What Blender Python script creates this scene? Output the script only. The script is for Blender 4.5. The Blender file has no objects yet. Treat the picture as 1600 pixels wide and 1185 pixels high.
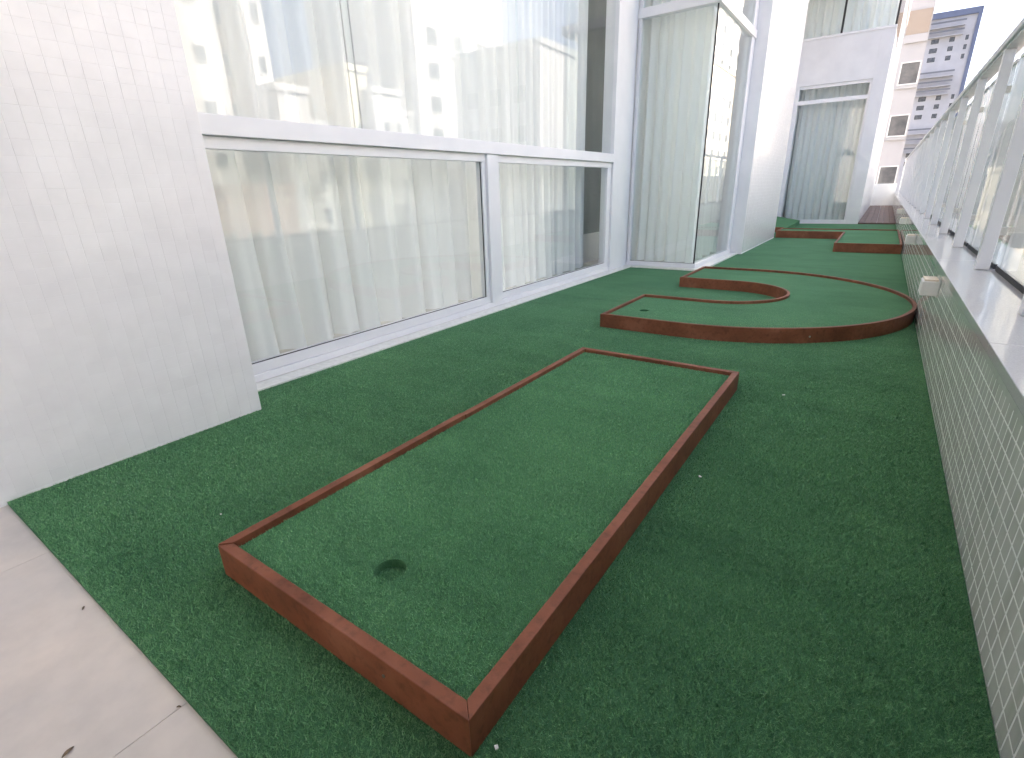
import bpy, math, random
import numpy as np
from mathutils import Vector, Matrix
random.seed(7); RNG = np.random.default_rng(7)
S = bpy.context.scene
R = math.radians

# ------------------------------------------------------------------ camera
CAM = Vector((0.0, 0.0, 1.0))
FW = Vector((-0.541, 0.766, -0.347)).normalized()
RT = Vector((0.8222, 0.5686, -0.0266)); RT = (RT - FW * RT.dot(FW)).normalized()
UP = RT.cross(FW).normalized()
cd = bpy.data.cameras.new('camera'); cam = bpy.data.objects.new('camera', cd)
S.collection.objects.link(cam); S.camera = cam
cd.sensor_width = 36.0; cd.lens = 789.94 / 1600 * 36; cd.clip_start = 0.05; cd.clip_end = 3000
m3 = Matrix((RT, UP, -FW)).transposed(); m4 = m3.to_4x4(); m4.translation = CAM; cam.matrix_world = m4
S.render.resolution_x = 1024; S.render.resolution_y = 758

# ------------------------------------------------------------------ light
SUN_EL, SUN_AZ = R(48), R(-58)             # sun stands ahead and to the left, behind the apartment block
sd = Vector((math.sin(SUN_AZ) * math.cos(SUN_EL), math.cos(SUN_AZ) * math.cos(SUN_EL), math.sin(SUN_EL)))
W = bpy.data.worlds.new('World'); S.world = W; W.use_nodes = True
nt = W.node_tree; nt.nodes.clear()
sky = nt.nodes.new('ShaderNodeTexSky'); sky.sky_type = 'NISHITA'; sky.sun_disc = False
sky.sun_elevation = SUN_EL; sky.sun_rotation = SUN_AZ
sky.air_density = 0.5; sky.dust_density = 6.0; sky.ozone_density = 0.0; sky.altitude = 50
bg = nt.nodes.new('ShaderNodeBackground'); bg.inputs['Strength'].default_value = 0.13
wo = nt.nodes.new('ShaderNodeOutputWorld')
nt.links.new(sky.outputs[0], bg.inputs[0]); nt.links.new(bg.outputs[0], wo.inputs[0])
sl = bpy.data.lights.new('sun', 'SUN'); sl.energy = 3.0; sl.angle = R(0.5); sl.color = (1.0, 0.94, 0.84)
so = bpy.data.objects.new('sun', sl); S.collection.objects.link(so)
so.rotation_euler = sd.to_track_quat('Z', 'Y').to_euler()
vs = S.view_settings; vs.view_transform = 'Standard'; vs.look = 'None'; vs.gamma = 1; vs.use_curve_mapping = False
vs.exposure = 2.77

# ------------------------------------------------------------------ materials
MATS = {}
def new_mat(name):
    m = bpy.data.materials.new(name); m.use_nodes = True; MATS[name] = m
    n = m.node_tree; b = n.nodes['Principled BSDF']
    return m, n, b
def noise(n, scale, detail=3, rough=.55, vec=None):
    t = n.nodes.new('ShaderNodeTexNoise'); t.inputs['Scale'].default_value = scale
    t.inputs['Detail'].default_value = detail; t.inputs['Roughness'].default_value = rough
    if vec is None:
        g = n.nodes.new('ShaderNodeNewGeometry'); vec = g.outputs['Position']
    n.links.new(vec, t.inputs['Vector']); return t
def ramp(n, fac, stops):
    r = n.nodes.new('ShaderNodeValToRGB'); e = r.color_ramp.elements
    while len(e) < len(stops): e.new(.5)
    for i, (p, c) in enumerate(stops): e[i].position = p; e[i].color = (*c, 1)
    n.links.new(fac, r.inputs[0]); return r
def bump(n, b, h, strength, dist):
    u = n.nodes.new('ShaderNodeBump'); u.inputs['Strength'].default_value = strength; u.inputs['Distance'].default_value = dist
    n.links.new(h, u.inputs['Height']); n.links.new(u.outputs[0], b.inputs['Normal'])
def mottled(name, c0, c1, scale, rough=.5, spec=.5, bstr=0, bscale=80, bdist=.002, detail=4):
    m, n, b = new_mat(name)
    t = noise(n, scale, detail); r = ramp(n, t.outputs[0], [(.35, c0), (.65, c1)])
    n.links.new(r.outputs[0], b.inputs['Base Color'])
    b.inputs['Roughness'].default_value = rough; b.inputs['Specular IOR Level'].default_value = spec
    if bstr:
        t2 = noise(n, bscale, 3); bump(n, b, t2.outputs[0], bstr, bdist)
    return m
def glass_mat(name, tint, f0, rough=0.0, milky=0.0):
    m, n, b = new_mat(name); n.nodes.remove(b)
    out = n.nodes['Material Output']
    lw = n.nodes.new('ShaderNodeLayerWeight'); lw.inputs['Blend'].default_value = .5
    p = n.nodes.new('ShaderNodeMath'); p.operation = 'POWER'; p.inputs[1].default_value = 5
    n.links.new(lw.outputs['Facing'], p.inputs[0])
    ma = n.nodes.new('ShaderNodeMath'); ma.operation = 'MULTIPLY_ADD'; ma.inputs[1].default_value = 1 - f0; ma.inputs[2].default_value = f0
    n.links.new(p.outputs[0], ma.inputs[0])
    tr = n.nodes.new('ShaderNodeBsdfTransparent'); tr.inputs[0].default_value = (*tint, 1)
    gl = n.nodes.new('ShaderNodeBsdfGlossy'); gl.inputs['Roughness'].default_value = rough
    mx = n.nodes.new('ShaderNodeMixShader')
    n.links.new(ma.outputs[0], mx.inputs[0]); n.links.new(tr.outputs[0], mx.inputs[1]); n.links.new(gl.outputs[0], mx.inputs[2])
    df = n.nodes.new('ShaderNodeBsdfDiffuse'); df.inputs[0].default_value = (.74, .77, .76, 1)  # pale diffuse share that makes the pane milky
    fm = n.nodes.new('ShaderNodeMixShader'); fn = noise(n, .25, 1, .4); fr_ = n.nodes.new('ShaderNodeMath'); fr_.operation = 'MULTIPLY'; fr_.inputs[1].default_value = milky * 2
    n.links.new(fn.outputs[0], fr_.inputs[0]); n.links.new(fr_.outputs[0], fm.inputs[0])
    n.links.new(mx.outputs[0], fm.inputs[1]); n.links.new(df.outputs[0], fm.inputs[2])
    n.links.new((fm if milky else mx).outputs[0], out.inputs[0]); return m

mottled('tile_white', (.80, .795, .795), (.84, .835, .835), 9, .14, .45, .12, 30, .001)
mottled('tile_shaded', (.66, .665, .635), (.72, .725, .69), 11, .035, .6, .03, 30, .001)  # white tile with the parapet's shade put into its colour
def vary(name, amt, stain=0):
    n = MATS[name].node_tree; b = n.nodes['Principled BSDF']; src = b.inputs['Base Color'].links[0].from_socket
    g = n.nodes.new('ShaderNodeNewGeometry'); oi = n.nodes.new('ShaderNodeObjectInfo')
    ad = n.nodes.new('ShaderNodeMath'); ad.operation = 'ADD'; n.links.new(g.outputs['Random Per Island'], ad.inputs[0]); n.links.new(oi.outputs['Random'], ad.inputs[1])
    frc = n.nodes.new('ShaderNodeMath'); frc.operation = 'FRACT'; n.links.new(ad.outputs[0], frc.inputs[0])
    r = ramp(n, frc.outputs[0], [(0, (1 - amt,) * 3), (.5, (1, 1, 1)), (1, (1 - amt * .4, 1 - amt * .45, 1 - amt * .6))])
    mx = n.nodes.new('ShaderNodeMix'); mx.data_type = 'RGBA'; mx.blend_type = 'MULTIPLY'; mx.inputs[0].default_value = 1
    n.links.new(src, mx.inputs[6]); n.links.new(r.outputs[0], mx.inputs[7]); out = mx.outputs[2]
    if stain:
        mp = n.nodes.new('ShaderNodeMapping'); mp.inputs['Scale'].default_value = (1, 9, .9); n.links.new(g.outputs['Position'], mp.inputs[0])
        t = noise(n, 1.3, 5, .65, mp.outputs[0]); r2 = ramp(n, t.outputs[0], [(.36, (1 - stain, 1 - stain, 1 - stain * 1.2)), (.58, (1, 1, 1))])
        m2 = n.nodes.new('ShaderNodeMix'); m2.data_type = 'RGBA'; m2.blend_type = 'MULTIPLY'; m2.inputs[0].default_value = 1
        n.links.new(out, m2.inputs[6]); n.links.new(r2.outputs[0], m2.inputs[7]); out = m2.outputs[2]
    n.links.new(out, b.inputs['Base Color'])
vary('tile_white', .022); vary('tile_shaded', .10, .14)
mottled('grout', (.80, .81, .78), (.86, .86, .84), 60, .8, .2)
mottled('grout_white', (.80, .795, .795), (.84, .835, .835), 60, .6, .3)
mottled('render_white', (.76, .76, .77), (.82, .82, .825), 2.5, .6, .3, .1, 90, .001)
mottled('aluminium_white', (.80, .80, .815), (.84, .84, .85), 4, .28, .5)
mottled('granite_white', (.50, .495, .495), (.60, .595, .59), 260, .10, .5)
mottled('marble_sill', (.68, .68, .63), (.80, .80, .75), 30, .3, .4)
mottled('rail_grey', (.56, .56, .55), (.64, .64, .63), 8, .35, .5)
mottled('gasket', (.03, .03, .03), (.05, .05, .05), 20, .6, .3)
mottled('interior_white', (.72, .72, .71), (.78, .78, .77), 3, .8, .2)
mottled('interior_floor', (.52, .51, .48), (.62, .61, .58), 5, .75, .3)
mottled('interior_dark', (.10, .11, .11), (.14, .15, .15), 2, .6, .3)
mottled('lamp_white', (.78, .77, .75), (.84, .83, .81), 20, .4, .4)
mottled('lamp_glow', (.80, .70, .55), (.86, .76, .62), 20, .5, .4)  # cream colour stands in for the warm light on the lamp top
mottled('deck_wood', (.10, .06, .045), (.18, .11, .085), 7, .6, .3)
mottled('leaf_dry', (.12, .09, .06), (.2, .15, .1), 120, .8, .2)
mottled('scrap_white', (.7, .7, .68), (.8, .8, .78), 60, .7, .2)
mottled('city_asphalt', (.05, .05, .05), (.08, .08, .078), .2, .9, .2)
mottled('screw_metal', (.6, .6, .58), (.7, .7, .68), 60, .3, .6)
MATS['screw_metal'].node_tree.nodes['Principled BSDF'].inputs['Metallic'].default_value = 1
glass_mat('glass_clear', (.975, .99, .985), .05)
glass_mat('glass_green', (.965, .99, .98), .045)
glass_mat('glass_rail', (.95, .985, .98), .05, 0, .22)
mottled('window_dark', (.07, .075, .08), (.16, .155, .15), 1.4, .10, .5)
# painted timber
def wood():
    m, n, b = new_mat('painted_wood')
    g = n.nodes.new('ShaderNodeTexCoord')
    t = noise(n, 5, 5, .6, g.outputs['Object']); t2 = noise(n, 45, 3, .6)
    r = ramp(n, t.outputs[0], [(.22, (.140, .046, .022)), (.50, (.225, .074, .036)), (.78, (.32, .125, .070))])
    r2 = ramp(n, t2.outputs[0], [(.28, (.60, .58, .56)), (.5, (1, 1, 1)), (.74, (1.0, 1.0, 1.0)), (.80, (1.45, 1.5, 1.55))])
    mx = n.nodes.new('ShaderNodeMix'); mx.data_type = 'RGBA'; mx.blend_type = 'MULTIPLY'; mx.inputs[0].default_value = .8
    n.links.new(r.outputs[0], mx.inputs[6]); n.links.new(r2.outputs[0], mx.inputs[7]); n.links.new(mx.outputs[2], b.inputs['Base Color'])
    b.inputs['Roughness'].default_value = .55; b.inputs['Specular IOR Level'].default_value = .35
    bump(n, b, t2.outputs[0], .35, .002)
wood()
# artificial turf (ground under the blades, and the far turf)
def bands(n):
    # brushed pile: patches and bands lying across the terrace
    g = n.nodes.new('ShaderNodeNewGeometry'); mp = n.nodes.new('ShaderNodeMapping'); mp.inputs['Scale'].default_value = (1.0, 5.5, 1); n.links.new(g.outputs['Position'], mp.inputs[0])
    t = noise(n, 1.15, 4, .6, mp.outputs[0]); return ramp(n, t.outputs[0], [(.32, (.90, .91, .91)), (.5, (1, 1, 1)), (.68, (1.08, 1.07, 1.07))])
def turf(name, a, c, d):
    m, n, b = new_mat(name)
    t = noise(n, 420, 2, .7); r = ramp(n, t.outputs[0], [(.30, a), (.5, c), (.72, d)])
    t2 = noise(n, 1.7, 4, .6); r2 = ramp(n, t2.outputs[0], [(.3, (.80, .84, .80)), (.7, (1.12, 1.06, 1.02))])
    r3 = bands(n)
    mx = n.nodes.new('ShaderNodeMix'); mx.data_type = 'RGBA'; mx.blend_type = 'MULTIPLY'; mx.inputs[0].default_value = 1
    mx2 = n.nodes.new('ShaderNodeMix'); mx2.data_type = 'RGBA'; mx2.blend_type = 'MULTIPLY'; mx2.inputs[0].default_value = 1
    n.links.new(r.outputs[0], mx.inputs[6]); n.links.new(r2.outputs[0], mx.inputs[7])
    n.links.new(mx.outputs[2], mx2.inputs[6]); n.links.new(r3.outputs[0], mx2.inputs[7])
    n.links.new(mx2.outputs[2], b.inputs['Base Color'])
    b.inputs['Roughness'].default_value = .85; b.inputs['Specular IOR Level'].default_value = .2
    b.inputs['Sheen Weight'].default_value = .03; b.inputs['Sheen Roughness'].default_value = .5
    b.inputs['Sheen Tint'].default_value = (.6, .9, .7, 1)
    bump(n, b, t.outputs[0], .8, .006)
    return m
turf('turf', (.055, .165, .078), (.072, .205, .098), (.092, .245, .120)); turf('turf_lane', (.064, .185, .088), (.082, .230, .110), (.105, .275, .135))
def blades_mat(name, k):
    m, n, b = new_mat(name)
    g = n.nodes.new('ShaderNodeNewGeometry')
    r = ramp(n, g.outputs['Random Per Island'], [(p, tuple(min(1, q * k) for q in c)) for p, c in [(.0, (.120, .300, .135)), (.55, (.172, .412, .192)), (.9, (.195, .43, .21)), (1.0, (.29, .50, .30))]])
    t2 = noise(n, 1.7, 4, .6); r2 = ramp(n, t2.outputs[0], [(.3, (.82, .86, .82)), (.7, (1.12, 1.06, 1.02))])
    mx = n.nodes.new('ShaderNodeMix'); mx.data_type = 'RGBA'; mx.blend_type = 'MULTIPLY'; mx.inputs[0].default_value = 1
    r3 = bands(n); mx2 = n.nodes.new('ShaderNodeMix'); mx2.data_type = 'RGBA'; mx2.blend_type = 'MULTIPLY'; mx2.inputs[0].default_value = 1
    n.links.new(r.outputs[0], mx.inputs[6]); n.links.new(r2.outputs[0], mx.inputs[7]); n.links.new(mx.outputs[2], mx2.inputs[6]); n.links.new(r3.outputs[0], mx2.inputs[7]); n.links.new(mx2.outputs[2], b.inputs['Base Color'])
    b.inputs['Roughness'].default_value = .5; b.inputs['Specular IOR Level'].default_value = .3
blades_mat('turf_blade', 1.0); blades_mat('turf_blade_lane', 1.16)
def stone():
    m, n, b = new_mat('porcelain_stone')
    t = noise(n, 1.6, 5, .6); t2 = noise(n, 14, 4, .6)
    r = ramp(n, t.outputs[0], [(.3, (.50, .47, .43)), (.50, (.60, .55, .49)), (.70, (.70, .62, .53))])
    r2 = ramp(n, t2.outputs[0], [(.35, (.93, .93, .93)), (.6, (1, 1, 1))])
    mx = n.nodes.new('ShaderNodeMix'); mx.data_type = 'RGBA'; mx.blend_type = 'MULTIPLY'; mx.inputs[0].default_value = 1
    n.links.new(r.outputs[0], mx.inputs[6]); n.links.new(r2.outputs[0], mx.inputs[7]); n.links.new(mx.outputs[2], b.inputs['Base Color'])
    b.inputs['Roughness'].default_value = .32; b.inputs['Specular IOR Level'].default_value = .45
stone()
def curtain_mat():
    m, n, b = new_mat('curtain_voile'); out = n.nodes['Material Output']
    b.inputs['Base Color'].default_value = (.93, .935, .93, 1); b.inputs['Roughness'].default_value = .9
    b.inputs['Specular IOR Level'].default_value = .1
    tl = n.nodes.new('ShaderNodeBsdfTranslucent'); tl.inputs[0].default_value = (.84, .86, .84, 1)
    tp = n.nodes.new('ShaderNodeBsdfTransparent')
    m1 = n.nodes.new('ShaderNodeMixShader'); m1.inputs[0].default_value = .26
    m2 = n.nodes.new('ShaderNodeMixShader'); m2.inputs[0].default_value = .0
    n.links.new(b.outputs[0], m1.inputs[1]); n.links.new(tl.outputs[0], m1.inputs[2])
    n.links.new(m1.outputs[0], m2.inputs[1]); n.links.new(tp.outputs[0], m2.inputs[2]); n.links.new(m2.outputs[0], out.inputs[0])
    w = noise(n, 900, 1); bump(n, b, w.outputs[0], .15, .001)
curtain_mat()
def facade(name, c, v=.06):
    return mottled(name, tuple(max(0, x * (1 - v)) for x in c), tuple(min(.86, x * (1 + v)) for x in c), .35, .75, .25)
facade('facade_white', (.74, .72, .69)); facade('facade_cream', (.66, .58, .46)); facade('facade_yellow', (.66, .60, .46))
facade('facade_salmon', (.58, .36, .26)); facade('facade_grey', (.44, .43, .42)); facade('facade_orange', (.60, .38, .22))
facade('facade_navy', (.16, .185, .26)); facade('facade_pale', (.72, .68, .64)); facade('facade_lavender', (.50, .495, .505)); facade('slab_dark', (.20, .205, .22))  # navy and dark slab paled in colour to imitate distance haze

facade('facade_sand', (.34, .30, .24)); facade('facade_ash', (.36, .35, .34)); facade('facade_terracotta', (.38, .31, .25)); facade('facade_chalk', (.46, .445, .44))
# ------------------------------------------------------------------ builders
class MB:
    def __init__(s): s.v = []; s.f = []
    def quad(s, a, b, c, d):
        i = len(s.v); s.v += [tuple(a), tuple(b), tuple(c), tuple(d)]; s.f.append((i, i + 1, i + 2, i + 3))
    def box(s, x0, x1, y0, y1, z0, z1):
        i = len(s.v)
        s.v += [(x0, y0, z0), (x1, y0, z0), (x1, y1, z0), (x0, y1, z0), (x0, y0, z1), (x1, y0, z1), (x1, y1, z1), (x0, y1, z1)]
        s.f += [tuple(i + k for k in q) for q in ((3, 2, 1, 0), (4, 5, 6, 7), (0, 1, 5, 4), (1, 2, 6, 5), (2, 3, 7, 6), (3, 0, 4, 7))]
        return s
    def prism(s, pts, z0, z1):
        i = len(s.v); n = len(pts)
        s.v += [(x, y, z0) for x, y in pts] + [(x, y, z1) for x, y in pts]
        s.f.append(tuple(i + k for k in range(n))[::-1]); s.f.append(tuple(i + n + k for k in range(n)))
        for k in range(n): j = (k + 1) % n; s.f.append((i + k, i + j, i + n + j, i + n + k))
        return s
    def mesh(s, name, mat):
        me = bpy.data.meshes.new(name); me.from_pydata(s.v, [], s.f); me.update()
        if mat: me.materials.append(MATS[mat])
        return me
    def build(s, name, mat, parent=None, bevel=0, loc=None, smooth=False):
        me = s.mesh(name, mat); o = link(name, me, parent)
        if loc is not None: o.location = loc
        if bevel:
            b = o.modifiers.new('bevel', 'BEVEL'); b.width = bevel; b.segments = 2; b.limit_method = 'ANGLE'; b.angle_limit = R(40)
        if smooth:
            for p in me.polygons: p.use_smooth = True
        return o
def link(name, me, parent=None):
    o = bpy.data.objects.new(name, me); S.collection.objects.link(o)
    if parent is not None: o.parent = parent
    return o
def tag(o, label=None, cat=None, group=None, kind=None):
    if label: o['label'] = label
    if cat: o['category'] = cat
    if group: o['group'] = group
    if kind: o['kind'] = kind
    return o
def empty(name, loc=(0, 0, 0), **k):
    o = bpy.data.objects.new(name, None); S.collection.objects.link(o); o.location = loc; o.empty_display_size = .2
    return tag(o, **k)
def box(name, mat, parent, x0, x1, y0, y1, z0, z1, bevel=0):
    """box in world coordinates, parented under an object standing at the origin"""
    return MB().box(x0, x1, y0, y1, z0, z1).build(name, mat, parent, bevel)
FPX = 789.94 * 1024 / 1600
def pix(P):
    d = P - np.array(CAM); z = d @ np.array(FW)
    return 512 + FPX * (d @ np.array(RT)) / z, 379 - FPX * (d @ np.array(UP)) / z, z

# ------------------------------------------------------------------ ground
ST_Z = -0.012
city = MB().box(-900, 900, -900, 1600, -26.2, -26).build('city_ground', 'city_asphalt'); tag(city, 'grey city streets far below the terrace', 'ground', kind='structure')
fl = tag(empty('stone_floor'), 'pale beige stone floor before the turf begins', 'floor', kind='structure')
YT = .228
for i, (x0, x1) in enumerate(((-2.42, -1.9415), (-1.9400, -1.0415), (-1.0400, -.1415), (-.1400, .36))):
    for (y0, y1) in ((-.670, YT), (-1.57, -.6715), (-2.47, -1.5715), (-3.37, -2.4715), (-4.3, -3.3715)):
        box('stone_slab', 'porcelain_stone', fl, x0, x1, y0, y1, ST_Z - .03, ST_Z)
box('terrace_slab', 'grout', fl, -6.5, .62, -4.3, 28.4, -.6, ST_Z - .002)
tf = tag(box('turf', 'turf', None, -2.66, .358, YT + .0005, 16.0, ST_Z - .0015, -.001), 'green artificial turf covering the terrace', 'turf', kind='structure')

# ------------------------------------------------------------------ the apartment building
bl = tag(empty('apartment_building'), 'white tiled apartment building with tall curtained windows beside the turf', 'building')
def part(name, mat, x0, x1, y0, y1, z0, z1, bevel=0, parent=bl):
    return box(name, mat, parent, x0, x1, y0, y1, z0, z1, bevel)
TP = .052
def tile_mesh(name, mat, w=.049, d=.0008, sy=1.0):
    # tile in local YZ, face toward +X ; bevelled rim
    h = w / 2; k = h - .0012
    v = [(0, -h, -h), (0, h, -h), (0, h, h), (0, -h, h), (d * .7, -h, -h), (d * .7, h, -h), (d * .7, h, h), (d * .7, -h, h), (d, -k, -k), (d, k, -k), (d, k, k), (d, -k, k)]
    f = [(8, 9, 10, 11)]
    for a in (0, 4):
        for j in range(4): q = (j + 1) % 4; f.append((a + j, a + q, a + 4 + q, a + 4 + j))
    v = [(x, y * sy, z) for x, y, z in v]
    me = bpy.data.meshes.new(name); me.from_pydata(v, [], f); me.materials.append(MATS[mat]); return me
def tiled(parent, mat, w, x, ys, zs, side, limit=300, tilt=.25, single=True, sy=1.0):
    """grid of glazed tiles on plane x, facing side (+1/-1); the largest in view are separate objects"""
    me = tile_mesh('tile', mat, w, sy=sy); base = np.array([v.co[:] for v in me.vertices]); faces = [tuple(p.vertices) for p in me.polygons]
    cells = []
    for y in ys:
        for z in zs:
            u, v, d = pix(np.array((x, y, z))); vis = d > .1 and -5 < u < 1029 and -5 < v < 763
            cells.append((vis, 1 / d if d > .1 else 0, y, z))
    cells.sort(key=lambda c: (not c[0], -c[1]))
    nvis = sum(c[0] for c in cells); n1 = min(limit, nvis) if single else 0
    V = []; F = []
    for i, (_, _, y, z) in enumerate(cells):
        a, b = random.gauss(0, R(tilt)), random.gauss(0, R(tilt)); dx = random.uniform(-.0004, .0004)
        rot = Matrix.Rotation(0 if side > 0 else math.pi, 3, 'Z') @ Matrix.Rotation(a, 3, 'Y') @ Matrix.Rotation(b, 3, 'Z')
        if i < n1:
            o = link('tile', me, parent); o.location = (x + dx, y, z); o.rotation_euler = rot.to_euler()
        else:
            q = base @ np.array(rot).T + np.array((x + dx, y, z)); k = len(V); V += [tuple(p) for p in q]; F += [tuple(k + j for j in f) for f in faces]
    if V:
        m2 = bpy.data.meshes.new('tile_field'); m2.from_pydata(V, [], F); m2.materials.append(MATS[mat])
        o = link('tile_field', m2, parent); o['kind'] = 'stuff'
# near tiled pillar
pl = part('tiled_pillar', 'grout_white', -3.3, -2.404, -4.3, 1.196, -.5, 5.2)
tiled(pl, 'tile_white', .0514, -2.404, [1.196 - TP * (k + .5) for k in range(40)], [.012 + TP * (k + .5) for k in range(52)], 1)
# its return beside the window
# bay-side tiled pillar
p2 = part('tiled_pillar', 'grout_white', -3.2, -1.664, 8.62, 11.55, -.5, 5.2)
tiled(p2, 'tile_white', .0511, -1.664, [8.62 + TP * (k + .5) for k in range(56)], [.02 + TP * (k + .5) for k in range(90)], 1, 0)
p2r = part('pillar_return', 'render_white', -3.2, -1.668, 8.602, 8.619, -.5, 5.2)
# masses of the building above and behind, with added unseen light blockers
part('upper_floors', 'render_white', -9.5, -1.20, -8, 16, 5.2, 19)  # overhang past the facade invented to even out light on the walls
part('shade_wall', 'render_white', -.60, .36, -.50, -.36, -.04, 2.19)  # unseen wall added behind the camera to shade the near turf
part('shade_wall', 'render_white', .361, .66, -.50, .79, .5405, 2.19)  # pier added out of view, blocks light coming over the parapet
part('shade_canopy', 'render_white', -2.4, -1.75, -3.2, 1.19, 2.35, 2.5)  # added above the frame to darken the top of the left wall
part('shade_slab', 'render_white', -.60, .95, -2.2, .80, 2.2, 2.4)  # unseen overhead slab added to darken the near right turf
part('alcove_wall', 'render_white', -3.2, -2.42, 11.552, 15.99, -.5, 5.2)
part('room_wall', 'interior_white', -7.0, -6.6, .8, 3.6, -.5, 5.2)
part('room_wall', 'interior_white', -7.0, -6.6, 10.4, 16, -.5, 5.2)
part('room_wall', 'interior_white', -6.99, -6.61, 3.601, 10.399, -.5, .12)
part('room_wall', 'interior_white', -6.99, -6.61, 3.601, 10.399, 2.0, 5.2)  # gap below is an opening added in the unseen back wall to brighten the curtains
part('balcony_slab', 'render_white', -9.5, -7.0, -8, 16, -.4, -.1)
part('room_wall', 'interior_white', -6.6, -3.3, .8, 1.0, -.5, 5.2)
part('room_wall', 'interior_white', -6.6, -3.21, 11.4, 11.55, -.5, 5.2)
part('room_floor', 'interior_floor', -6.6, -2.84, 1.0, 11.4, -.2, .03)
part('room_floor', 'interior_floor', -2.839, -1.92, 6.80, 8.6, -.2, .031)
part('room_divider', 'interior_dark', -3.62, -3.34, 5.30, 7.5, .42, 5.19)
part('room_divider', 'interior_white', -3.64, -3.32, 5.28, 7.52, .03, .419)

def window(name, x=None):
    return empty(name)
def framed(parent, mats='aluminium_white', bev=.003, **boxes):
    for nm, b in boxes.items(): pass
XW = -2.77       # outer face of the window frames
# ---- long window: two lower panes, tall upper panes
w1 = link('window', None, bl)
def sub(parent, name, mat, x0, x1, y0, y1, z0, z1, bevel=0):
    return box(name, mat, parent, x0, x1, y0, y1, z0, z1, bevel)
sub(w1, 'sill', 'marble_sill', -2.79, -2.658, 1.198, 6.75, -.4, .010, .003)
sub(w1, 'frame_bottom', 'aluminium_white', -2.86, XW, 1.2, 6.16, .012, .055, .003)
sub(w1, 'frame_bottom', 'aluminium_white', -2.85, XW - .016, 1.2, 6.16, .056, .115, .003)
sub(w1, 'frame_beam', 'aluminium_white', -2.87, XW + .022, 1.2, 6.16, 1.300, 1.395, .004)
sub(w1, 'frame_top', 'aluminium_white', -2.85, XW - .012, 1.2, 6.16, 1.240, 1.299, .003)
sub(w1, 'mullion', 'aluminium_white', -2.865, XW + .012, 3.64, 3.79, .056, 1.2985, .003)
sub(w1, 'frame_jamb', 'aluminium_white', -2.85, XW - .014, 1.199, 1.262, .116, 1.239, .003)
sub(w1, 'frame_jamb', 'aluminium_white', -2.85, XW - .014, 3.595, 3.639, .116, 1.239, .003)
sub(w1, 'frame_jamb', 'aluminium_white', -2.85, XW - .014, 3.791, 3.835, .116, 1.239, .003)
sub(w1, 'frame_jamb', 'aluminium_white', -2.85, XW - .014, 6.06, 6.159, .116, 1.239, .003)
sub(w1, 'glass_pane', 'glass_clear', -2.813, -2.805, 1.262, 3.595, .115, 1.240)
sub(w1, 'glass_pane', 'glass_clear', -2.813, -2.805, 3.835, 6.06, .115, 1.240)
for z0, z1 in ((.1155, .1195),):
    sub(w1, 'gasket', 'gasket', -2.804, -2.796, 1.262, 3.595, z0, z1)
    sub(w1, 'gasket', 'gasket', -2.804, -2.796, 3.835, 6.06, z0, z1)
sub(w1, 'gasket', 'gasket', -2.804, -2.797, 3.590, 3.5945, .12, 1.239)
sub(w1, 'glass_pane', 'glass_clear', -2.813, -2.803, 1.2, 2.40, 1.395, 5.19)
sub(w1, 'glass_pane', 'glass_clear', -2.825, -2.815, 2.36, 4.22, 1.395, 5.19)
sub(w1, 'glass_pane', 'glass_clear', -2.813, -2.803, 4.18, 6.16, 1.395, 5.19)
sub(w1, 'glass_edge', 'rail_grey', -2.8135, -2.8025, 2.401, 2.404, 1.396, 5.18)
sub(w1, 'glass_edge', 'rail_grey', -2.8255, -2.8145, 2.355, 2.358, 1.396, 5.18)
sub(w1, 'frame_column', 'aluminium_white', -2.92, XW + .012, 6.162, 6.70, .010, 5.19, .004)
# ---- bay window
YB, XB = 6.75, -1.83
w2 = link('bay_window', None, bl)
sub(w2, 'sill', 'marble_sill', -2.775, -1.715, 6.62, 8.60, -.4, .018, .004)
sub(w2, 'frame_bottom', 'aluminium_white', -2.757, XB, 6.705, 6.79, .019, .072, .003)
sub(w2, 'frame_bottom', 'aluminium_white', XB - .085, XB + .002, 6.791, 8.6, .019, .071, .003)
sub(w2, 'frame_jamb', 'aluminium_white', -2.757, -2.715, 6.715, 6.78, .073, 5.19, .003)
sub(w2, 'frame_jamb', 'aluminium_white', XB - .09, XB - .003, 8.42, 8.6, .072, 5.19, .003)
sub(w2, 'frame_beam', 'aluminium_white', -2.757, XB + .012, 6.70, 6.80, 2.875, 2.975, .004)
sub(w2, 'frame_beam', 'aluminium_white', XB - .09, XB + .014, 6.801, 8.601, 2.876, 2.974, .004)
sub(w2, 'glass_pane', 'glass_green', -2.715, XB - .03, 6.745, 6.755, .072, 2.875)
sub(w2, 'glass_pane', 'glass_green', XB - .03, XB - .02, 6.745, 8.42, .0715, 2.8755)
sub(w2, 'glass_pane', 'glass_green', -2.715, XB - .03, 6.745, 6.755, 2.975, 5.19)
sub(w2, 'glass_pane', 'glass_green', XB - .03, XB - .02, 6.745, 8.42, 2.9745, 5.189)
sub(w2, 'gasket', 'gasket', XB - .034, XB - .018, 6.738, 6.7445, .073, 2.874)
sub(w2, 'gasket', 'gasket', -2.715, XB - .035, 6.739, 6.7445, .0725, .0765)
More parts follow.
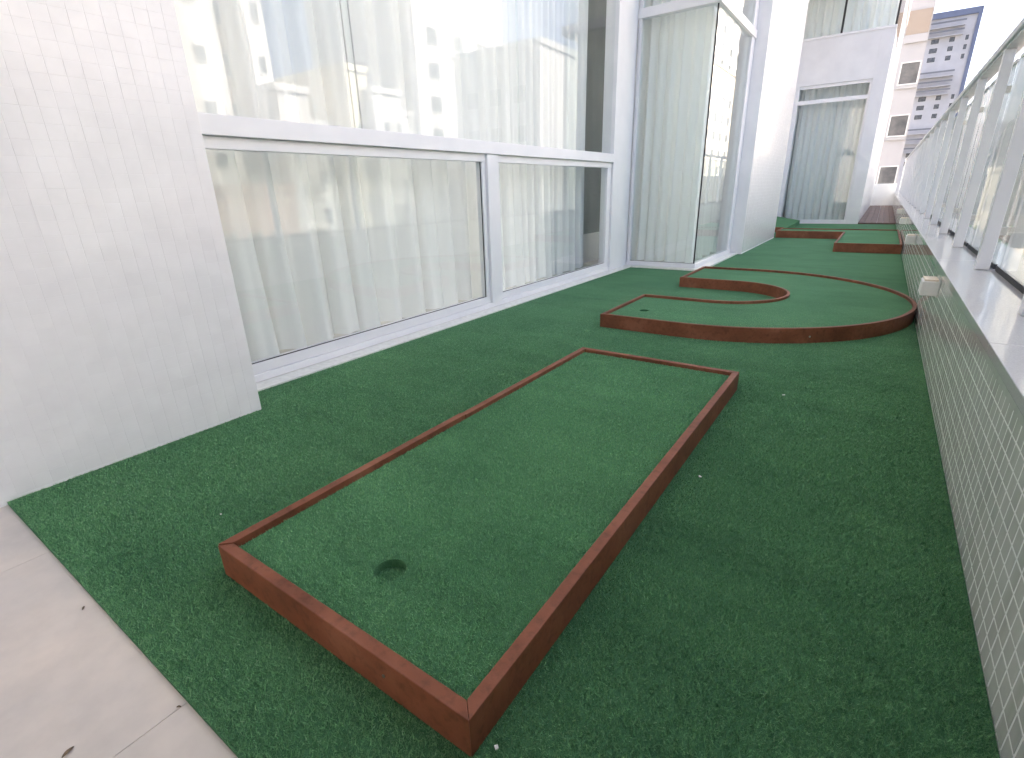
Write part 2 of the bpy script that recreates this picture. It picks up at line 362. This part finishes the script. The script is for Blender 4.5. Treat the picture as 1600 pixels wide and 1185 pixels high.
# ---- far wing facing the camera
YF = 16.0; XF = -.43
part('wing_wall', 'render_white', -3.2, -2.21, YF, YF + .3, -.5, 4.25)
part('wing_wall', 'render_white', -.70, XF, YF + .001, YF + 12, -.5, 4.25)
part('wing_wall', 'render_white', -2.209, -.701, YF + .002, YF + .3, 3.27, 4.25)
part('wing_wall', 'render_white', -3.2, XF - .001, YF, YF + 12, 6.6, 19)
part('wing_wall', 'render_white', -3.2, -2.35, YF, YF + .3, 4.2505, 6.599)
part('wing_wall', 'render_white', -3.4, -.702, YF + 4, YF + 4.2, -.5, 6.6)
part('wing_wall', 'render_white', -3.4, -3.2, YF, YF + 4, -.5, 6.6)
part('wing_wall', 'render_white', -.70, XF - .05, YF + 4.0, YF + 12, 4.2501, 6.599)
part('room_floor', 'interior_floor', -2.2, -.705, YF + .15, YF + 4, -.2, .05)
part('wing_slab', 'render_white', -2.9, -.72, YF + .31, YF + 3.99, 3.6, 4.2)
w3 = link('window', None, bl)
sub(w3, 'frame_bottom', 'aluminium_white', -2.208, -.702, YF + .03, YF + .11, .0, .10, .003)
sub(w3, 'frame_top', 'aluminium_white', -2.208, -.702, YF + .03, YF + .11, 3.20, 3.268, .003)
sub(w3, 'transom', 'aluminium_white', -2.208, -.702, YF + .035, YF + .105, 2.86, 2.95, .003)
sub(w3, 'frame_jamb', 'aluminium_white', -.745, -.7022, YF + .032, YF + .108, .101, 3.199, .003)
sub(w3, 'glass_pane', 'glass_green', -2.208, -.745, YF + .06, YF + .07, .10, 2.86)
sub(w3, 'glass_pane', 'glass_green', -2.208, -.745, YF + .06, YF + .07, 2.95, 3.20)
w4 = link('window', None, bl)
sub(w4, 'frame_bottom', 'aluminium_white', -2.35, XF, YF - .02, YF + .08, 4.251, 4.30, .003)
sub(w4, 'mullion', 'gasket', -1.53, -1.49, YF + .0, YF + .06, 4.301, 6.598)
sub(w4, 'mullion', 'gasket', XF - .05, XF - .01, YF + .0, YF + .06, 4.301, 6.598)
sub(w4, 'glass_pane', 'glass_green', -2.35, -1.53, YF + .02, YF + .03, 4.30, 6.6)
sub(w4, 'glass_pane', 'glass_green', -1.49, XF - .05, YF + .02, YF + .03, 4.30, 6.6)
sub(w4, 'glass_pane', 'glass_green', XF - .03, XF - .02, YF + .07, YF + 4, 4.255, 6.598)
part('corridor_end', 'render_white', XF + .002, .36, 28.0, 28.3, -.5, .9)

# ------------------------------------------------------------------ curtains
def curtain(name, a, b, z0, z1, fold, amp, seed, label, group=None):
    """pleated cloth hanging from point a to point b (xy), hem at z0"""
    rg = random.Random(seed); L = math.dist(a, b); n = int(L / .012); nz = 26
    tx, ty = (b[0] - a[0]) / L, (b[1] - a[1]) / L; nx, ny = -ty, tx
    ph = 0; phs = []; am = []; cur = rg.uniform(.7, 1.3); ca = 1
    for i in range(n + 1):
        ph += 2 * math.pi * (L / n) / (fold * cur); phs.append(ph); am.append(ca)
        if i % 9 == 0: cur += (rg.uniform(.65, 1.5) - cur) * .5; ca += (rg.uniform(.45, 1.35) - ca) * .5
    V = []; F = []
    for k in range(nz + 1):
        t = k / nz; t = t ** 1.8; z = z0 + (z1 - z0) * t
        fl = .75 + .75 * (1 - t) ** 6
        for i in range(n + 1):
            s = L * i / n; w = math.sin(phs[i] + .5 * math.sin(3 * t + i * .01)) + .28 * math.sin(2.3 * phs[i] + 1.7 * t)
            off = amp * am[i] * fl * w; sd = amp * .5 * fl * math.cos(phs[i] * 1.0) * (1 - t) ** 2
            zz = z + (1 - t) ** 8 * .018 * math.sin(phs[i] * .5 + seed)
            V.append((a[0] + tx * (s + sd) + nx * off, a[1] + ty * (s + sd) + ny * off, zz))
    for k in range(nz):
        for i in range(n): q = k * (n + 1) + i; F.append((q, q + 1, q + n + 2, q + n + 1))
    me = bpy.data.meshes.new(name); me.from_pydata(V, [], F); me.materials.append(MATS['curtain_voile'])
    for p in me.polygons: p.use_smooth = True
    return tag(link(name, me), label, 'curtain', group)
curtain('curtain', (-3.10, 1.06), (-3.10, 3.95), .045, 5.15, .215, .056, 3, 'white voile curtain behind the larger lower pane next to the tiled pillar')
curtain('curtain', (-3.13, 3.96), (-3.13, 6.10), .045, 5.15, .15, .042, 5, 'white voile curtain behind the smaller lower pane, ending at a dark gap')
curtain('curtain', (-2.90, 6.93), (-1.95, 6.93), .05, 5.15, .135, .038, 8, 'pale green tinted curtain behind the front pane of the bay window')
curtain('curtain', (-2.03, 7.08), (-2.03, 8.55), .05, 5.15, .2, .03, 9, 'curtain behind the reflective side pane of the bay window')
curtain('curtain', (-2.19, YF + .3), (-.74, YF + .3), .06, 3.4, .15, .04, 11, 'grey green curtain in the ground level window at the far end of the terrace')
curtain('curtain', (-2.34, YF + .3), (XF - .06, YF + .3), 4.3, 6.55, .17, .04, 12, 'pale curtain in the upper window of the far wing')

# ------------------------------------------------------------------ parapet wall
pw = tag(empty('parapet_wall'), 'long low tiled parapet wall with white stone cap along the right side', 'wall')
core = box('wall_core', 'grout', pw, .360, .66, -4.3, 28.3, -.5, .506)
tiled(pw, 'tile_shaded', .0462, .360, [.30 + TP * (k + .5) for k in range(530)], [.0 + .0515 * (k + .5) for k in range(9)], -1, 300, .12, sy=.94)
box('band', 'tile_shaded', pw, .352, .3598, -4.3, 28.3, .468, .506)
yy = -4.3
while yy < 28:
    L = 2.1; box('cap_stone', 'granite_white', pw, .336, .80, yy + .001, min(28.3, yy + L - .001), .5065, .540, .003); yy += L

# ------------------------------------------------------------------ glass railing
gr = tag(empty('glass_railing'), 'white post glass railing with grey top rail standing on the parapet', 'railing')
posts = [2.49 - 1.225 * 4 + 1.225 * k for k in range(26)]
pm = MB().box(.473, .530, -.030, .030, .5415, 1.772).mesh('post', 'aluminium_white')
gp = MB().box(.556, .566, .034, 1.191, .566, 1.705).mesh('glass_pane', 'glass_rail')
gk = MB().box(.553, .569, .034, 1.191, .5405, .5655).mesh('gasket', 'gasket')
gt = MB().box(.552, .570, .06, 1.165, 1.7055, 1.722).mesh('glass_channel', 'rail_grey')
for i, y in enumerate(posts):
    o = link('post', pm, gr); o.location.y = y
    b = o.modifiers.new('bevel', 'BEVEL'); b.width = .003; b.segments = 2
    c = MB().box(.530, .556, y - .02, y + .02, .72, .76).build('clamp', 'screw_metal', gr); c = MB().box(.530, .556, y - .02, y + .02, 1.52, 1.56).build('clamp', 'screw_metal', gr)
    if i < len(posts) - 1:
        o = link('glass_pane', gp, gr); o.location.y = y
        o = link('gasket', gk, gr); o.location.y = y
        o = link('glass_channel', gt, gr); o.location.y = y
box('top_rail', 'rail_grey', gr, .462, .575, -2.45, 28.2, 1.790, 1.836, .006)
box('rail_channel', 'rail_grey', gr, .476, .560, -2.44, 28.19, 1.7725, 1.7895, .002)

# ------------------------------------------------------------------ wall lamps
names = ['nearest wall lamp on the parapet, beside the curved lane', 'second wall lamp from the camera on the tiled parapet', 'third wall lamp from the camera on the tiled parapet', 'fourth and farthest wall lamp, beside the wooden deck']
for i, y in enumerate((3.8, 7.0, 10.3, 13.6)):
    t = tag(empty('wall_lamp', (.352, y, .362)), 'small white box ' + names[i], 'lamp', 'white box lamps on the parapet')
    body = MB(); body.prism([(0, 0), (-.078, 0.004), (-.078, .166), (0, .17)], 0, .084); body.build('lamp_body', 'lamp_white', t, .006)
    MB().box(-.070, -.004, .012, .158, .0845, .094).build('glow_strip', 'lamp_glow', t, .002)  # warm light painted as a cream strip, no emission
    MB().box(-.002, .006, -.006, .176, -.006, .098).build('back_plate', 'lamp_white', t, .001)

# ------------------------------------------------------------------ mini golf lanes
def plat_with_hole(outline, hole, r, z0, z1, name, parent):
    """turf platform whose top has a round cup cut in it"""
    import bmesh
    bm = bmesh.new(); n = 36
    ov = [bm.verts.new((x, y, z1)) for x, y in outline]
    edges = [bm.edges.new((ov[i], ov[(i + 1) % len(ov)])) for i in range(len(ov))]
    lo = []
    if hole:
        hv = [bm.verts.new((hole[0] + r * math.cos(a), hole[1] + r * math.sin(a), z1)) for a in [2 * math.pi * k / n for k in range(n)]]
        edges += [bm.edges.new((hv[i], hv[(i + 1) % n])) for i in range(n)]
    bmesh.ops.triangle_fill(bm, use_beauty=True, edges=edges)
    if hole:
        for f in [f for f in bm.faces if (f.calc_center_median().xy - Vector(hole)).length < r * .8 and all((v.co.xy - Vector(hole)).length < r * 1.01 for v in f.verts)]: bm.faces.remove(f)
        hb = [bm.verts.new((v.co.x, v.co.y, z1 - .026)) for v in hv]
        for i in range(n): j = (i + 1) % n; bm.faces.new((hv[i], hv[j], hb[j], hb[i]))
        bm.faces.new(hb)
    lo = [bm.verts.new((x, y, z0)) for x, y in outline]
    for i in range(len(ov)): j = (i + 1) % len(ov); bm.faces.new((lo[i], lo[j], ov[j], ov[i]))
    bmesh.ops.recalc_face_normals(bm, faces=bm.faces)
    me = bpy.data.meshes.new(name); bm.to_mesh(me); bm.free(); me.materials.append(MATS['turf_lane']); return link(name, me, parent)
ZT, ZP = .100, .080
# straight lane
l1 = tag(empty('golf_lane'), 'straight rectangular mini golf lane with reddish brown boards nearest the camera', 'golf lane', 'mini golf lanes on the turf')
A, B, Cc, D = -1.352, -.452, .473, 2.672; T = .030
def mitre(name, pts, parent, z1=ZT, bev=.0018): return MB().prism(pts, -.0005, z1).build(name, 'painted_wood', parent, bev)
mitre('board', [(A, Cc), (B, Cc), (B - T, Cc + T), (A + T, Cc + T)], l1)
mitre('board', [(B + .0, Cc + .0005), (B, D), (B - T, D - T), (B - T, Cc + T + .0005)], l1, ZT - .0002)
mitre('board', [(B - .0005, D), (A, D), (A + T, D - T), (B - T - .0005, D - T)], l1)
mitre('board', [(A, D - .0005), (A, 1.52), (A + T, 1.52), (A + T, D - T)], l1, ZT - .0002)
mitre('board', [(A - .003, 1.518), (A - .003, Cc + .003), (A + T - .003, Cc + T), (A + T - .003, 1.518)], l1, ZT + .002)
HOLE1 = (-.889, .683)
plat_with_hole([(A + T, Cc + T), (B - T, Cc + T), (B - T, D - T), (A + T, D - T)], HOLE1, .0425, -.0005, ZP, 'turf_surface', l1)
sw = MB(); ring = [(-.685 + .004 * math.cos(2 * math.pi * k / 12), .055 + .004 * math.sin(2 * math.pi * k / 12)) for k in range(12)]
sw.v = [(x, Cc + .001, z) for x, z in ring] + [(x, Cc - .002, z) for x, z in ring]; sw.f = [tuple(range(12, 24))] + [(k, (k + 1) % 12, 12 + (k + 1) % 12, 12 + k) for k in range(12)]
sw.build('screw', 'screw_metal', l1)
# curved lane
l2 = tag(empty('golf_lane'), 'curved U shaped mini golf lane with bent brown edging in mid terrace', 'golf lane', 'mini golf lanes on the turf')
cx, cy, Ro, Ri = -1.07, 4.945, 1.425, .525
def arc(r, n=64): return [(cx + r * math.sin(math.pi * k / n), cy - r * math.cos(math.pi * k / n)) for k in range(n + 1)]
XE = -1.615; t = .022
def band(name, inner, outer, parent, z1): return MB().prism(outer + inner[::-1], -.0005, z1).build(name, 'painted_wood', parent)
band('edging', [(XE, cy - Ro + t)] + arc(Ro - t) + [(XE, cy + Ro - t)], [(XE, cy - Ro)] + arc(Ro) + [(XE, cy + Ro)], l2, ZT + .003)
band('edging', [(XE, cy - Ri)] + arc(Ri, 40) + [(XE, cy + Ri)], [(XE, cy - Ri - t)] + arc(Ri + t, 40) + [(XE, cy + Ri + t)], l2, ZT + .002)
mitre('board', [(XE - t, cy - Ro), (XE - .0005, cy - Ro), (XE - .0005, cy - Ri), (XE - t, cy - Ri)], l2, ZT)
mitre('board', [(XE - t, cy + Ri), (XE - .0005, cy + Ri), (XE - .0005, cy + Ro), (XE - t, cy + Ro)], l2, ZT)
out2 = [(XE, cy - Ro + t)] + arc(Ro - t) + [(XE, cy + Ro - t), (XE, cy + Ri + t)] + arc(Ri + t, 40)[::-1] + [(XE, cy - Ri - t)]
HOLE2 = (-1.42, 3.875)
plat_with_hole(out2, HOLE2, .036, -.0005, ZP, 'turf_surface', l2)
sa = 1.0
sc = MB(); n = 12
pt = (cx + (Ro + .001) * math.sin(.62), cy - (Ro + .001) * math.cos(.62)); dr = Vector((math.sin(.62), -math.cos(.62)))
tn = Vector((-dr.y, dr.x)); ring = [(pt[0] + tn.x * .006 * math.cos(2 * math.pi * k / n), pt[1] + tn.y * .006 * math.cos(2 * math.pi * k / n), .045 + .006 * math.sin(2 * math.pi * k / n)) for k in range(n)]
sc.v = ring + [(x + dr.x * .003, y + dr.y * .003, z) for x, y, z in ring]
sc.f = [tuple(range(n, 2 * n))] + [(k, (k + 1) % n, n + (k + 1) % n, n + k) for k in range(n)]
sc.build('screw', 'screw_metal', l2)
# far stepped lane
l3 = tag(empty('golf_lane'), 'stepped L shaped mini golf lane with dark boards at the far end', 'golf lane', 'mini golf lanes on the turf')
P3 = [(-.505, 9.40), (.345, 9.40), (.345, 12.35), (-1.650, 12.35), (-1.650, 11.62), (-.505, 11.62)]
def inset_poly(P, d):
    out = []
    for i in range(len(P)):
        a, b, c = Vector(P[i - 1]), Vector(P[i]), Vector(P[(i + 1) % len(P)])
        u = (b - a).normalized(); v = (c - b).normalized(); nu = Vector((-u.y, u.x)); nv = Vector((-v.y, v.x))
        out.append(tuple(b + d * (nu + nv) / (1 + nu.dot(nv))))
    return out
I3 = inset_poly(P3, .025)
for i in range(6):
    j = (i + 1) % 6; mitre('board', [P3[i], P3[j], I3[j], I3[i]], l3, .135 - .001 * (i % 2))
plat_with_hole(I3, None, 0, -.0005, .115, 'turf_surface', l3)
rp = MB(); x0, x1, y0, y1 = -2.40, -1.70, 13.0, 15.7
rp.v = [(x0, y0, 0), (x1, y0, 0), (x1, y1, 0), (x0, y1, 0), (x0, y0, .10), (x1, y0, .06), (x1, y1, .10), (x0, y1, .22)]
rp.f = [(3, 2, 1, 0), (4, 5, 6, 7), (0, 1, 5, 4), (1, 2, 6, 5), (2, 3, 7, 6), (3, 0, 4, 7)]
rpo = tag(empty('golf_ramp'), 'low turf covered ramp in the corner below the far window', 'ramp')
rp.build('turf_surface', 'turf', rpo); MB().box(x0, x1, y0 - .022, y0 - .0005, 0, .105).build('board', 'painted_wood', rpo)

# ------------------------------------------------------------------ far deck
dk = tag(empty('wooden_deck'), 'brown wooden deck floor in the passage past the turf', 'deck')
for k in range(6):
    w = (.36 - XF) / 6; box('plank', 'deck_wood', dk, XF + .004 + k * w, XF + (k + 1) * w - .004, 16.06, 27.9, -.04, .03)
box('joist', 'deck_wood', dk, XF + .004, .356, 16.02, 16.058, -.04, .028)

# ------------------------------------------------------------------ turf blades (kind stuff)
def inside(P, X, Y):
    P = np.array(P); r = np.zeros(len(X), bool); j = len(P) - 1
    for i in range(len(P)):
        xi, yi = P[i]; xj, yj = P[j]
        c = ((yi > Y) != (yj > Y)) & (X < (xj - xi) * (Y - yi) / (yj - yi + 1e-12) + xi); r ^= c; j = i
    return r
def blades(name, X, Y, Z, parent, label=None, mat='turf_blade'):
    n = len(X)
    d = np.sqrt(X ** 2 + Y ** 2 + .9)
    sc = np.clip(d / 2.0, .8, 1.5); fade = np.clip((5.6 - d) / 3.4, .12, 1)
    h = RNG.uniform(.004, .0085, n) * fade; w = RNG.uniform(.0009, .0016, n) * sc
    a = RNG.uniform(0, 2 * np.pi, n); ln = RNG.uniform(.0, .009, n); b = RNG.uniform(0, 2 * np.pi, n)
    V = np.zeros((n, 3, 3))
    V[:, 0] = np.stack([X - w * np.cos(a), Y - w * np.sin(a), Z - .001], 1)
    V[:, 1] = np.stack([X + w * np.cos(a), Y + w * np.sin(a), Z - .001], 1)
    V[:, 2] = np.stack([X + ln * np.cos(b), Y + ln * np.sin(b), Z + h], 1)
    me = bpy.data.meshes.new(name); me.vertices.add(n * 3); me.vertices.foreach_set('co', V.ravel().astype(np.float32))
    me.loops.add(n * 3); me.loops.foreach_set('vertex_index', np.arange(n * 3, dtype=np.int32))
    me.polygons.add(n); me.polygons.foreach_set('loop_start', np.arange(0, n * 3, 3, dtype=np.int32))
    me.polygons.foreach_set('loop_total', np.full(n, 3, dtype=np.int32)); me.update(); me.validate()
    me.materials.append(MATS[mat]); o = link(name, me, parent); o['kind'] = 'stuff'
    if label: tag(o, label, 'turf')
    return o
def scatter(x0, x1, y0, y1, dens):
    # density falls with distance from the camera
    A_ = (x1 - x0) * (y1 - y0); n = int(A_ * dens); X = RNG.uniform(x0, x1, n); Y = RNG.uniform(y0, y1, n)
    d = np.sqrt(X ** 2 + Y ** 2 + .9); k = RNG.random(n) < np.clip((1.5 / d) ** 1.2, 0, 1) * np.clip((5.8 - d) / 2.5, 0, 1)
    X, Y = X[k], Y[k]
    P = np.stack([X, Y, np.zeros_like(X)], 1) - np.array(CAM); z = P @ np.array(FW)
    u = 512 + FPX * (P @ np.array(RT)) / z; v = 379 - FPX * (P @ np.array(UP)) / z
    k = (z > .1) & (u > -160) & (u < 1184) & (v > -50) & (v < 960); return X[k], Y[k]
X, Y = scatter(-2.655, .355, YT + .001, 5.8, 105000)
rect1 = [(A - .004, Cc), (B, Cc), (B, D), (A - .004, D)]
outer2 = [(XE - t, cy - Ro)] + arc(Ro) + [(XE - t, cy + Ro), (XE - t, cy + Ri)] + arc(Ri, 40)[::-1] + [(XE - t, cy - Ri)]
k = ~(inside(rect1, X, Y) | inside(outer2, X, Y) | ((X < -2.405) & (Y < 1.2)) | ((X < -1.71) & (Y > 6.61)) )
X, Y = X[k], Y[k]; blades('turf_blades', X, Y, np.zeros_like(X), tf)
X, Y = scatter(A + T, B - T, Cc + T, D - T, 105000); q = (X - HOLE1[0]) ** 2 + (Y - HOLE1[1]) ** 2; k = (q > .0415 ** 2) | (q < .038 ** 2)
X, Y, q = X[k], Y[k], q[k]; blades('turf_blades', X, Y, np.where(q < .04 ** 2, ZP - .026, ZP), l1, mat='turf_blade_lane')
X, Y = scatter(XE, .36, cy - Ro, cy + .8, 105000); k = inside(out2, X, Y) & ((X - HOLE2[0]) ** 2 + (Y - HOLE2[1]) ** 2 > .036 ** 2)
X, Y = X[k], Y[k]; blades('turf_blades', X, Y, np.full_like(X, ZP), l2, mat='turf_blade_lane')

# ------------------------------------------------------------------ small litter
def leaf(loc, rz, L, label):
    n = 7; V = []; F = []
    for i in range(n):
        s = i / (n - 1); w = L * .17 * math.sin(math.pi * min(1, s * .96 + .02)) ** .8; z = .002 + .002 * math.sin(3 * s)
        V += [(L * (s - .5), -w, z + .001), (L * (s - .5), 0, z), (L * (s - .5), w, z + .0015)]
    for i in range(n - 1):
        for j in range(2): q = 3 * i + j; F.append((q, q + 3, q + 4, q + 1))
    me = bpy.data.meshes.new('dry_leaf'); me.from_pydata(V, [], F); me.materials.append(MATS['leaf_dry'])
    o = link('dry_leaf', me); o.location = loc; o.rotation_euler = (0, 0, rz)
    s = o.modifiers.new('thick', 'SOLIDIFY'); s.thickness = .0008
    return tag(o, label, 'leaf', 'dry leaves on the stone floor')
leaf((-1.126, .045, ST_Z), 1.9, .022, 'dark dry leaf on the stone floor near the bottom edge')
leaf((-1.042, .212, ST_Z), .6, .010, 'tiny dry leaf lying at the very edge of the turf')
leaf((-1.56, .200, ST_Z), 2.6, .014, 'small pale dry leaf on the stone farther back along the turf edge')
def scrap(loc, label, s=.008):
    o = MB().prism([(-s, -s * .6), (s * .8, -s), (s, s * .5), (-s * .4, s * .9)], 0, .003).build('paper_scrap', 'scrap_white', None); o.location = loc; o.rotation_euler = (.2, .15, random.random() * 6)
    tag(o, label, 'litter', 'white scraps on the turf')
scrap((-.422, .512, .007), 'white scrap on the turf at the near corner of the straight lane', .0045)
scrap((-.372, 1.696, .007), 'white scrap on the turf right of the straight lane', .0055)
scrap((-.236, 2.695, .007), 'white scrap on the turf between straight lane and parapet', .007)
scrap((-1.647, .61, .007), 'white speck on the turf left of the straight lane', .0028)

# ------------------------------------------------------------------ other buildings
WIN = {}
def win_mesh(w, h):
    k = (round(w, 2), round(h, 2))
    if k not in WIN:
        f = MB(); d = .06; b = .06      # local: X outwards, Y width, Z height
        f.box(.0, d, -w / 2 - b, -w / 2, -b, h + b); f.box(.0, d, w / 2, w / 2 + b, -b, h + b)
        f.box(.0, d, -w / 2, w / 2, h, h + b); f.box(.0, d + .05, -w / 2, w / 2, -b, 0)
        p = MB().box(.0, .012, -w / 2, w / 2, 0, h)
        WIN[k] = (f.mesh('window', 'facade_white'), p.mesh('pane', 'window_dark'))
    return WIN[k]
def tower(name, label, mat, x0, x1, y0, y1, z1, faces=(), roof=None, z0=-26):
    b = tag(empty(name, (0, 0, 0)), label, 'building')
    box('wall', mat, b, x0, x1, y0, y1, z0, z1)
    box('roof', roof or mat, b, x0 - .15, x1 + .15, y0 - .15, y1 + .15, z1 + .001, z1 + .45)
    for (face, cols, zs, w, h) in faces:
        f, p = win_mesh(w, h)
        for c in cols:
            for z in zs:
                o = link('window', f, b); q = link('pane', p, o)
                if face == '-x': o.location = (x0 - .001, c, z); o.rotation_euler.z = math.pi
                elif face == '+y': o.location = (c, y1 + .001, z); o.rotation_euler.z = math.pi / 2
                elif face == '-y': o.location = (c, y0 - .001, z); o.rotation_euler.z = -math.pi / 2
    return b
def fr(a, b, s):
    out = []; v = a
    while v <= b + 1e-6: out.append(v); v += s
    return out
fz = fr(-6, 16, 3.0)
tower('apartment_block', 'tall white balconied block across the street reflected at the left of the window', 'facade_white', 30, 42, 8, 20.0, 30, [('-x', (11, 14, 17.2, 18.6), fz, .7, .8)])
tower('apartment_block', 'beige block set back between two white blocks across the street', 'facade_cream', 33, 45, 20.6, 24.0, 26, [('-x', (21.6, 22.8), fz, .9, 1.3)])
tower('apartment_block', 'slim tall white block reflected left of the open sky', 'facade_white', 30.5, 40, 22.3, 23.6, 28, [('-x', (22.95,), fz, .5, 1.0)])
tower('house_block', 'low white stepped block with small roof hut across the street', 'facade_pale', 28, 33, 22.0, 24.3, 7.6, [('-x', (23.0, 23.9), (-2, 1, 4), .5, .9)])
tower('house_block', 'low salmon coloured block opposite the window', 'facade_salmon', 27, 29, 14, 21.4, 1.4, [('-x', fr(15, 21, 1.6), (-5, -2), .8, 1.0)])
tower('house_block', 'low pale block under the patch of reflected sky', 'facade_pale', 33, 40, 24.6, 31.5, 6.4, [('-x', fr(25.5, 31, 1.4), (-4, -1, 2), .8, 1.1)])
tower('apartment_block', 'white slab with one column of windows reflected in the lower pane', 'facade_white', 29, 33, 23.3, 25.0, 4.6, [('-x', (23.9, 24.6), fr(-6, 3, 1.7), .45, .7)])
tower('apartment_block', 'narrow yellow block reflected below the sky', 'facade_yellow', 31, 40, 30.2, 32.4, 10.4, [('-x', (31.3,), fr(-3, 8, 2.8), .8, 1.2)])
tower('apartment_block', 'white block with stepped roof beside the yellow one', 'facade_white', 30, 38, 32.0, 35.0, 8.9, [('-x', (33.2, 34.6), fr(-5, 6, 2.2), .5, .8)])
tower('apartment_block', 'lower white wing against the stepped white block', 'facade_white', 30.2, 38, 35.01, 36.5, 7.5, [('-x', (35.8,), fr(-5, 5, 2.2), .5, .8)])
tower('apartment_block', 'broad tall cream tower reflected in the middle pane', 'facade_pale', 34, 50, 41.5, 56, 30, [('-x', (44, 48, 52), fz, 1.6, 1.4)])
tower('apartment_block', 'shaded grey block with flat roof reflected at the right of the window', 'facade_grey', 19, 28, 40, 54, 12, [('-y', (21, 23.5, 26), fr(-4, 9, 3), 1.3, 1.3)])
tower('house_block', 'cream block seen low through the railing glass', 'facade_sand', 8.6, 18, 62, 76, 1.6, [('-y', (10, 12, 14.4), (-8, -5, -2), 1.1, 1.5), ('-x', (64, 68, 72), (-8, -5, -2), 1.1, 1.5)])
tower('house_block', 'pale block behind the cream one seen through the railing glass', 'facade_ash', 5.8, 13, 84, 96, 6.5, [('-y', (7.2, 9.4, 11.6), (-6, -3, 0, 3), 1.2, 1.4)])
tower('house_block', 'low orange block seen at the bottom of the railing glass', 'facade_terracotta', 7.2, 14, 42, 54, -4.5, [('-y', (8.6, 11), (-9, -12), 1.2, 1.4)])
tower('apartment_block', 'unseen pale block added behind the camera to bounce sunlight', 'facade_pale', -14, 9, -26, -13, 16, [('+y', (-8, -4, 0, 4), fr(-4, 12, 3.2), 1.4, 1.4)])  # added out of view to throw warm light forward onto the lanes
tower('apartment_block', 'tall pale block far along the street reflected in the side of the bay', 'facade_pale', 31, 46, 108, 190, 52, [('-x', fr(112, 180, 7), fr(0, 45, 3.2), 2.4, 1.5)])
tower('apartment_block', 'cream mid rise far along the street reflected low in the side of the bay', 'facade_cream', 26, 30, 104, 150, 22, [('-x', fr(108, 148, 5), fr(0, 18, 3.2), 1.8, 1.5)])
# neighbouring wing
nb = tower('apartment_block', 'white neighbouring block with small brown windows past the far wing', 'facade_chalk', -5, .46, 40, 52, 22, [])
for z, h in ((6.18, 1.05), (3.5, 1.05), (.85, .95)):
    f, p = win_mesh(.82, h); o = link('window', f, nb); o.location = (-.06, 39.999, z); o.rotation_euler.z = -math.pi / 2
    q = link('pane', p, o); box('sill', 'facade_grey', nb, -.55, .42, 39.88, 39.9995, z - .24, z - .08)
box('balcony_panel', 'facade_terracotta', nb, -.62, .40, 39.9, 39.9995, 8.6, 9.75)
box('balcony_panel', 'facade_chalk', nb, -.60, .44, 39.86, 39.9995, 8.2, 8.59)
# far tower
K = 250 / 110.
tw = tag(empty('tower_block'), 'distant high rise with navy edge frame and dark balcony rails', 'building')
def tz(z): return 1 + (z - 1) * K
Y0 = 250
box('wall', 'facade_lavender', tw, -4, 6.55 * K, Y0, Y0 + 18, -26, tz(23.4))
box('edge_frame', 'facade_navy', tw, 6.551 * K, 7.0 * K, Y0 - .8, Y0 + 18, -26, tz(24.2))
box('edge_frame', 'facade_navy', tw, -4, 6.55 * K, Y0 - .8, Y0 + 18, tz(23.41), tz(24.2))
for z in (22.75, 21.6, 16.3, 15.0, 13.85, 8.5, 7.1, 5.8):
    box('balcony', 'facade_lavender', tw, -3, 5.3 * K, Y0 - 1.8, Y0 - .002, tz(z) - 1.5, tz(z) - 1.25)
    box('balcony_rail', 'slab_dark', tw, -3, 5.35 * K, Y0 - 1.85, Y0 - 1.7, tz(z) - .25, tz(z) + .25)
for z in (20.2, 19.0, 17.8, 12.5, 11.3, 10.0, 4.5, 3.2):
    for x, w in ((4.2, 1.5), (5.9, .9), (2.2, 2.2)):
        f, p = win_mesh(w, 1.5); o = link('window', f, tw); o.location = (x * K, Y0 - .001, tz(z)); o.rotation_euler.z = -math.pi / 2; link('pane', p, o)
S.render.engine = 'CYCLES'
S.cycles.use_adaptive_sampling = True; S.cycles.adaptive_threshold = .02
S.cycles.max_bounces = 9; S.cycles.transparent_max_bounces = 24; S.cycles.diffuse_bounces = 5; S.cycles.glossy_bounces = 5
S.cycles.sample_clamp_indirect = 6
